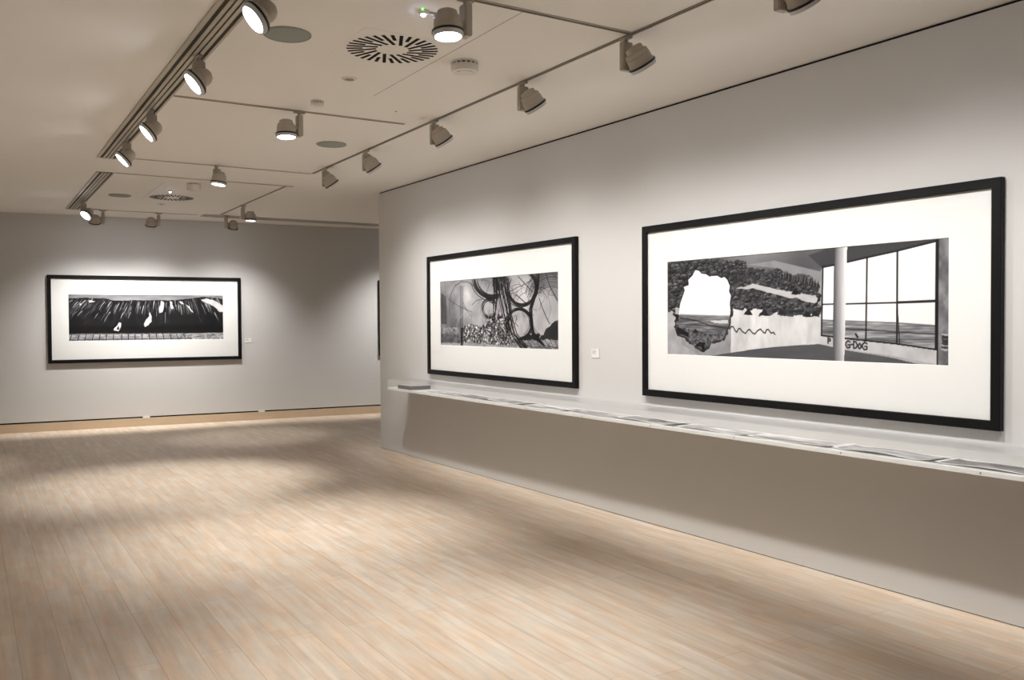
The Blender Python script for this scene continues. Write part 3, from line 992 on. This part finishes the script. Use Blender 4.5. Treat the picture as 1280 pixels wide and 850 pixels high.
    def glyph(strokes, x, y, w_, h_, sk=.12):
        for st in strokes:
            s.line(B([(x + w_ * a, y + h_ * b + w_ * a * sk) for a, b in st]), 2.6, .12, .95)
    G = [[(.9, .15), (.5, 0), (.1, .3), (.05, .65), (.4, 1), (.85, .9), (.9, .55), (.5, .55)]]
    DSH = [[(.1, .5), (.9, .5)]]
    Dd = [[(.1, 0), (.1, 1), (.6, .95), (.95, .5), (.6, .05), (.1, 0)]]
    O = [[(.5, 0), (.05, .35), (.1, .8), (.5, 1), (.9, .75), (.9, .3), (.5, 0)]]
    Pp = [[(.2, 1), (.2, 0), (.8, .1), (.8, .45), (.2, .55)]]
    glyph(G, 250, 616, 24, 36); glyph(DSH, 276, 618, 12, 36); glyph(Dd, 288, 620, 22, 34); glyph(O, 312, 630, 16, 26)
    glyph(G, 332, 624, 28, 36); glyph(Pp, 158, 606, 18, 24)
    # column
    n0 = s.noise(6, 40, 3)
    p0 = s.t(B([(190, 400)]))[0][0]; p1 = s.t(B([(250, 400)]))[0][0]
    f = np.clip((s.xx - p0) / (p1 - p0), 0, 1)
    colv = .36 + .60 * f ** .9 + .10 * (n0 - .5)
    s.poly(B([(195, 158), (255, 153), (243, 722), (184, 718)]), colv)
    # right-hand pier with broken foot
    s.poly(B([(709, 118), (770, 110), (770, 745), (709, 740)]), .50 + .22 * (s.noise(12, 20, 4) - .5) * 2)
    s.line(B([(709, 118), (708, 740)]), 2.2, .12)
    for k in range(9):
        y = 585 + k * 9
        s.line(B([(730 + rng.uniform(0, 8), y), (748, y + rng.uniform(-6, 8)), (766, y + 2)]), 3, rng.choice([.1, .2, .75]), .8)
    s.a = np.clip(s.a, .05, .985)
    return cv

def art_hidden():
    cv = Canvas(120, 40, [(0, 0), (1, 0), (1, 1), (0, 1)], 3)
    cv.a = .25 + .5 * cv.noise(20, 10, 4)
    return cv

def picture(label, cv, loc, rotz, dx=0):
    """front faces local -Y; loc is the middle of the back on the wall"""
    t = thing('framed_photograph', label, 'picture', loc, rotz)
    OW, OH, B_ = 2.80, 1.325, .052
    obj('frame', ring_frame(OW, OH, B_, -.040, -.002), MT['black'], t)
    obj('backing', bx(-OW / 2 + .01, OW / 2 - .01, -.010, -.002, -OH / 2 + .01, OH / 2 - .01), MT['black'], t)
    # mat board with bevelled window
    PW, PH = 2.235, .700
    W2, H2 = OW / 2 - B_ + .004, OH / 2 - B_ + .004
    dz = (2.046 + 1.342) / 2 - loc[2]
    bm = bmesh.new()
    rings = []
    for hw, hh, y, zz in ((W2, H2, -.012, 0), (W2, H2, -.020, 0), (PW / 2 + .002, PH / 2 + .002, -.020, dz), (PW / 2, PH / 2, -.0165, dz), (PW / 2, PH / 2, -.012, dz)):
        rings.append([bm.verts.new((sx * hw + (dx if zz else 0), y, sz * hh + zz)) for sx, sz in ((-1, -1), (1, -1), (1, 1), (-1, 1))])
    for a, c in zip(rings, rings[1:] + rings[:1]):
        for i in range(4):
            j = (i + 1) % 4
            bm.faces.new([a[i], a[j], c[j], c[i]])
    bmesh.ops.recalc_face_normals(bm, faces=bm.faces)
    obj('mat_board', bm, MT['mat'], t)
    p = print_mesh('photograph', cv, PW + .004, PH + .004, t, 0)
    p.location = (dx, -.0145, dz)
    obj('glazing', bx(-W2, W2, -.030, -.0285, -H2, H2), MT['glaze'], t)
    return t

def on_right(y, z, out=0):
    return (wall_x(y) - out, y, z)
RZ = -pi / 2 - WA * -1                         # local -Y looks to -X
RZ = math.atan2(-1, 0) + math.atan(-WA) * -1 * -1
RZ = -pi / 2 + 0.0192
def far_loc(s, z):
    x, y = far_pt(s)
    return (x, y, z)
ZC = 1.674
picture('largest-looking framed photo on the right wall, ruined room with window wall and column', art_ruin(), on_right(3.965, ZC), RZ, -.013)
picture('middle framed photo on the right wall, tangled wires and loops over rubble', art_wires(), on_right(7.635, ZC), RZ, 0)
picture('framed photo on the far wall, dark pleated mound above a paved strip', art_coast(), far_loc(2.42, ZC), FA, 0)
picture('framed photo showing only a black sliver behind the right wall end', art_hidden(), far_loc(6.17 + 1.40, ZC), FA, 0)

# captions
def caption(loc, rotz, label, n=4):
    t = thing('wall_label', label, 'wall label', loc, rotz)
    obj('card', bx(-.052, .052, -.006, 0, -.038, .038, .0006), MT['card'], t)
    bm = bmesh.new()
    for k in range(n):
        z = .024 - k * .009
        box(bm, -.042, .000 + .012 * (k % 2), -.0066, -.0058, z, z + .003)
    obj('caption_text', bm, MT['ink'], t)
caption(on_right(6.0, 1.325), RZ, 'small white caption card between the two pictures on the right wall')
x_, y_ = far_pt(3.93)
caption((x_, y_, 1.315), FA, 'small pale caption card right of the far picture')

# ------------------------------------------------------------------ display ledge along the right wall
Y0, Y1, WD = 1.2, 9.55, .30
ZT = .838
SH = thing('display_shelf', 'long white wall shelf with clear acrylic cover under the right pictures', 'shelf', (wall_x((Y0 + Y1) / 2), (Y0 + Y1) / 2, ZT), math.atan(0.0192))
L2 = (Y1 - Y0) / 2
obj('board', bx(-WD, -.001, -L2, L2, -.026, 0, .002), MT['shelf'], SH)
zt = .100
obj('cover_top', bx(-WD, -.002, -L2, L2, zt - .004, zt), MT['case'], SH)
obj('cover_front', bx(-WD, -WD + .004, -L2, L2, .0005, zt - .0045), MT['case'], SH)
obj('cover_end', bx(-WD + .0045, -.002, L2 - .004, L2, .0005, zt - .0045), MT['case'], SH)
for k in range(10):
    y = -L2 + .5 + k * .82
    bm = lathe([(0, -.003), (.004, -.002), (.0045, 0), (0, 0)], 12)
    bmesh.ops.rotate(bm, verts=bm.verts, cent=(0, 0, 0), matrix=Matrix.Rotation(pi / 2, 3, 'Y'))
    o = obj('screw', bm, MT['grey'], SH)
    o.location = (-WD + .0, y, -.011)
for k in range(7):
    y = -L2 + .6 + k * 1.2
    o = obj('bracket', bx(-.26, -.001, -.012, .012, -.036, -.0262, .001), MT['shelf'], SH)
    o.location = (0, y, 0)

# proof sheets lying in the case
def sheet_ink(nx, ny, seed, dark, kind):
    cv = Canvas(nx, ny, [(0, 0), (1, 0), (1, 1), (0, 1)], seed)
    cv.a = dark + .12 + .30 * (cv.noise(nx / 4, ny / 3, 4) - .5) * 2
    if kind % 3 == 0:
        cv.poly([(0, .15), (.4, .3), (1, .1), (1, .5), (0, .55)], cv.a + .14)
    elif kind % 3 == 1:
        cv.poly([(0, .6), (.5, .5), (1, .65), (1, 1), (0, 1)], cv.a - .16)
    else:
        cv.poly([(.35, .2), (.55, .15), (.7, .5), (.5, .8), (.38, .6)], cv.a - .18)
    bx_ = .035; by = .075
    u = cv.xx / nx; v = cv.yy / ny
    edge = (u < bx_) | (u > 1 - bx_) | (v < by) | (v > 1 - by)
    cv.a[edge] = .93
    return cv

def proof_sheet(yc, seed, dark, curl, label, length=.64, lift=0, rot=0):
    nx, ny = 96, 34
    cv = sheet_ink(nx, ny, seed, dark, seed)
    depth = .215
    rng = random.Random(seed)
    ph = rng.uniform(0, 6.28)
    def zf(u, v):                            # u runs from the far end to the near end
        a = curl * (.5 + .5 * cos(2 * pi * (u * 1.05) + ph)) * (.55 + .45 * v)
        e_ = curl * 1.2 * max(0, (u - .78) / .22) ** 2 + curl * .9 * max(0, (.12 - u) / .12) ** 2
        return .0012 + lift + .6 * (a + e_)
    co = []
    for j in range(ny):
        for i in range(nx):
            u = i / (nx - 1); v = j / (ny - 1)
            co.append((-.045 - depth * v, length * (.5 - u), zf(u, v)))
    me = bpy.data.meshes.new('proof_sheet')
    f = []
    for j in range(ny - 1):
        for i in range(nx - 1):
            a = j * nx + i
            f.append((a, a + nx, a + nx + 1, a + 1))
    me.from_pydata(co, [], f)
    me.update()
    for p in me.polygons:
        p.use_smooth = True
    set_ink(me, cv.a, (.95, .91, 1.0), (1, .985, .98))
    me.materials.append(MT['print'])
    o = bpy.data.objects.new('proof_sheet', me)
    C.objects.link(o)
    mod = o.modifiers.new('thickness', 'SOLIDIFY')
    mod.thickness = .0006
    mod.offset = 1
    o.location = (wall_x(yc), yc, ZT)
    o.rotation_euler = (0, 0, math.atan(.0192) + rot)
    tag(o, label, 'printed sheet', 'proof sheets lying inside the shelf case')
    return o
SHEETS = [
    (8.345, 21, .55, .006, 'printed sheet lying nearest the dark book on the shelf'),
    (7.70, 22, .50, .011, 'printed sheet under the left half of the wire picture, second from the book'),
    (7.045, 23, .58, .014, 'printed sheet on the shelf below the middle of the wire picture'),
    (6.39, 24, .62, .010, 'pale printed sheet on the shelf below the right part of the wire picture'),
    (5.735, 25, .60, .008, 'printed sheet on the shelf below the gap between the two right pictures'),
    (5.085, 26, .50, .018, 'curled printed sheet on the shelf below the left edge of the ruin picture'),
    (4.42, 27, .56, .014, 'printed sheet on the shelf, second from the left under the ruin picture'),
    (3.77, 28, .62, .010, 'pale grey printed sheet on the shelf below the middle of the ruin picture'),
    (3.11, 30, .48, .024, 'strongly waved mauve printed sheet under the right half of the ruin picture'),
    (2.47, 29, .38, .016, 'darkest printed sheet at the right end of the shelf, cut by the photo edge'),
]
for yc, sd, dk, cu, lab in SHEETS:
    proof_sheet(yc, sd, dk, cu, lab)

# the book
bk = thing('book', 'closed dark slate-blue book lying at the far left end of the shelf', 'book', (wall_x(9.14) - .155, 9.14, ZT), radians(1.1))
obj('page_block', bx(-.115, .105, -.165, .165, .004, .038), MT['page'], bk)
obj('back_board', bx(-.12, .12, -.17, .17, 0, .004, .001), MT['book'], bk)
obj('front_board', bx(-.12, .12, -.17, .17, .038, .043, .001), MT['cover'], bk)
obj('spine', bx(-.124, -.116, -.17, .17, 0, .043, .002), MT['book'], bk)
obj('edge_wrap', bx(-.116, .12, -.174, -.168, 0, .043, .001), MT['book'], bk)
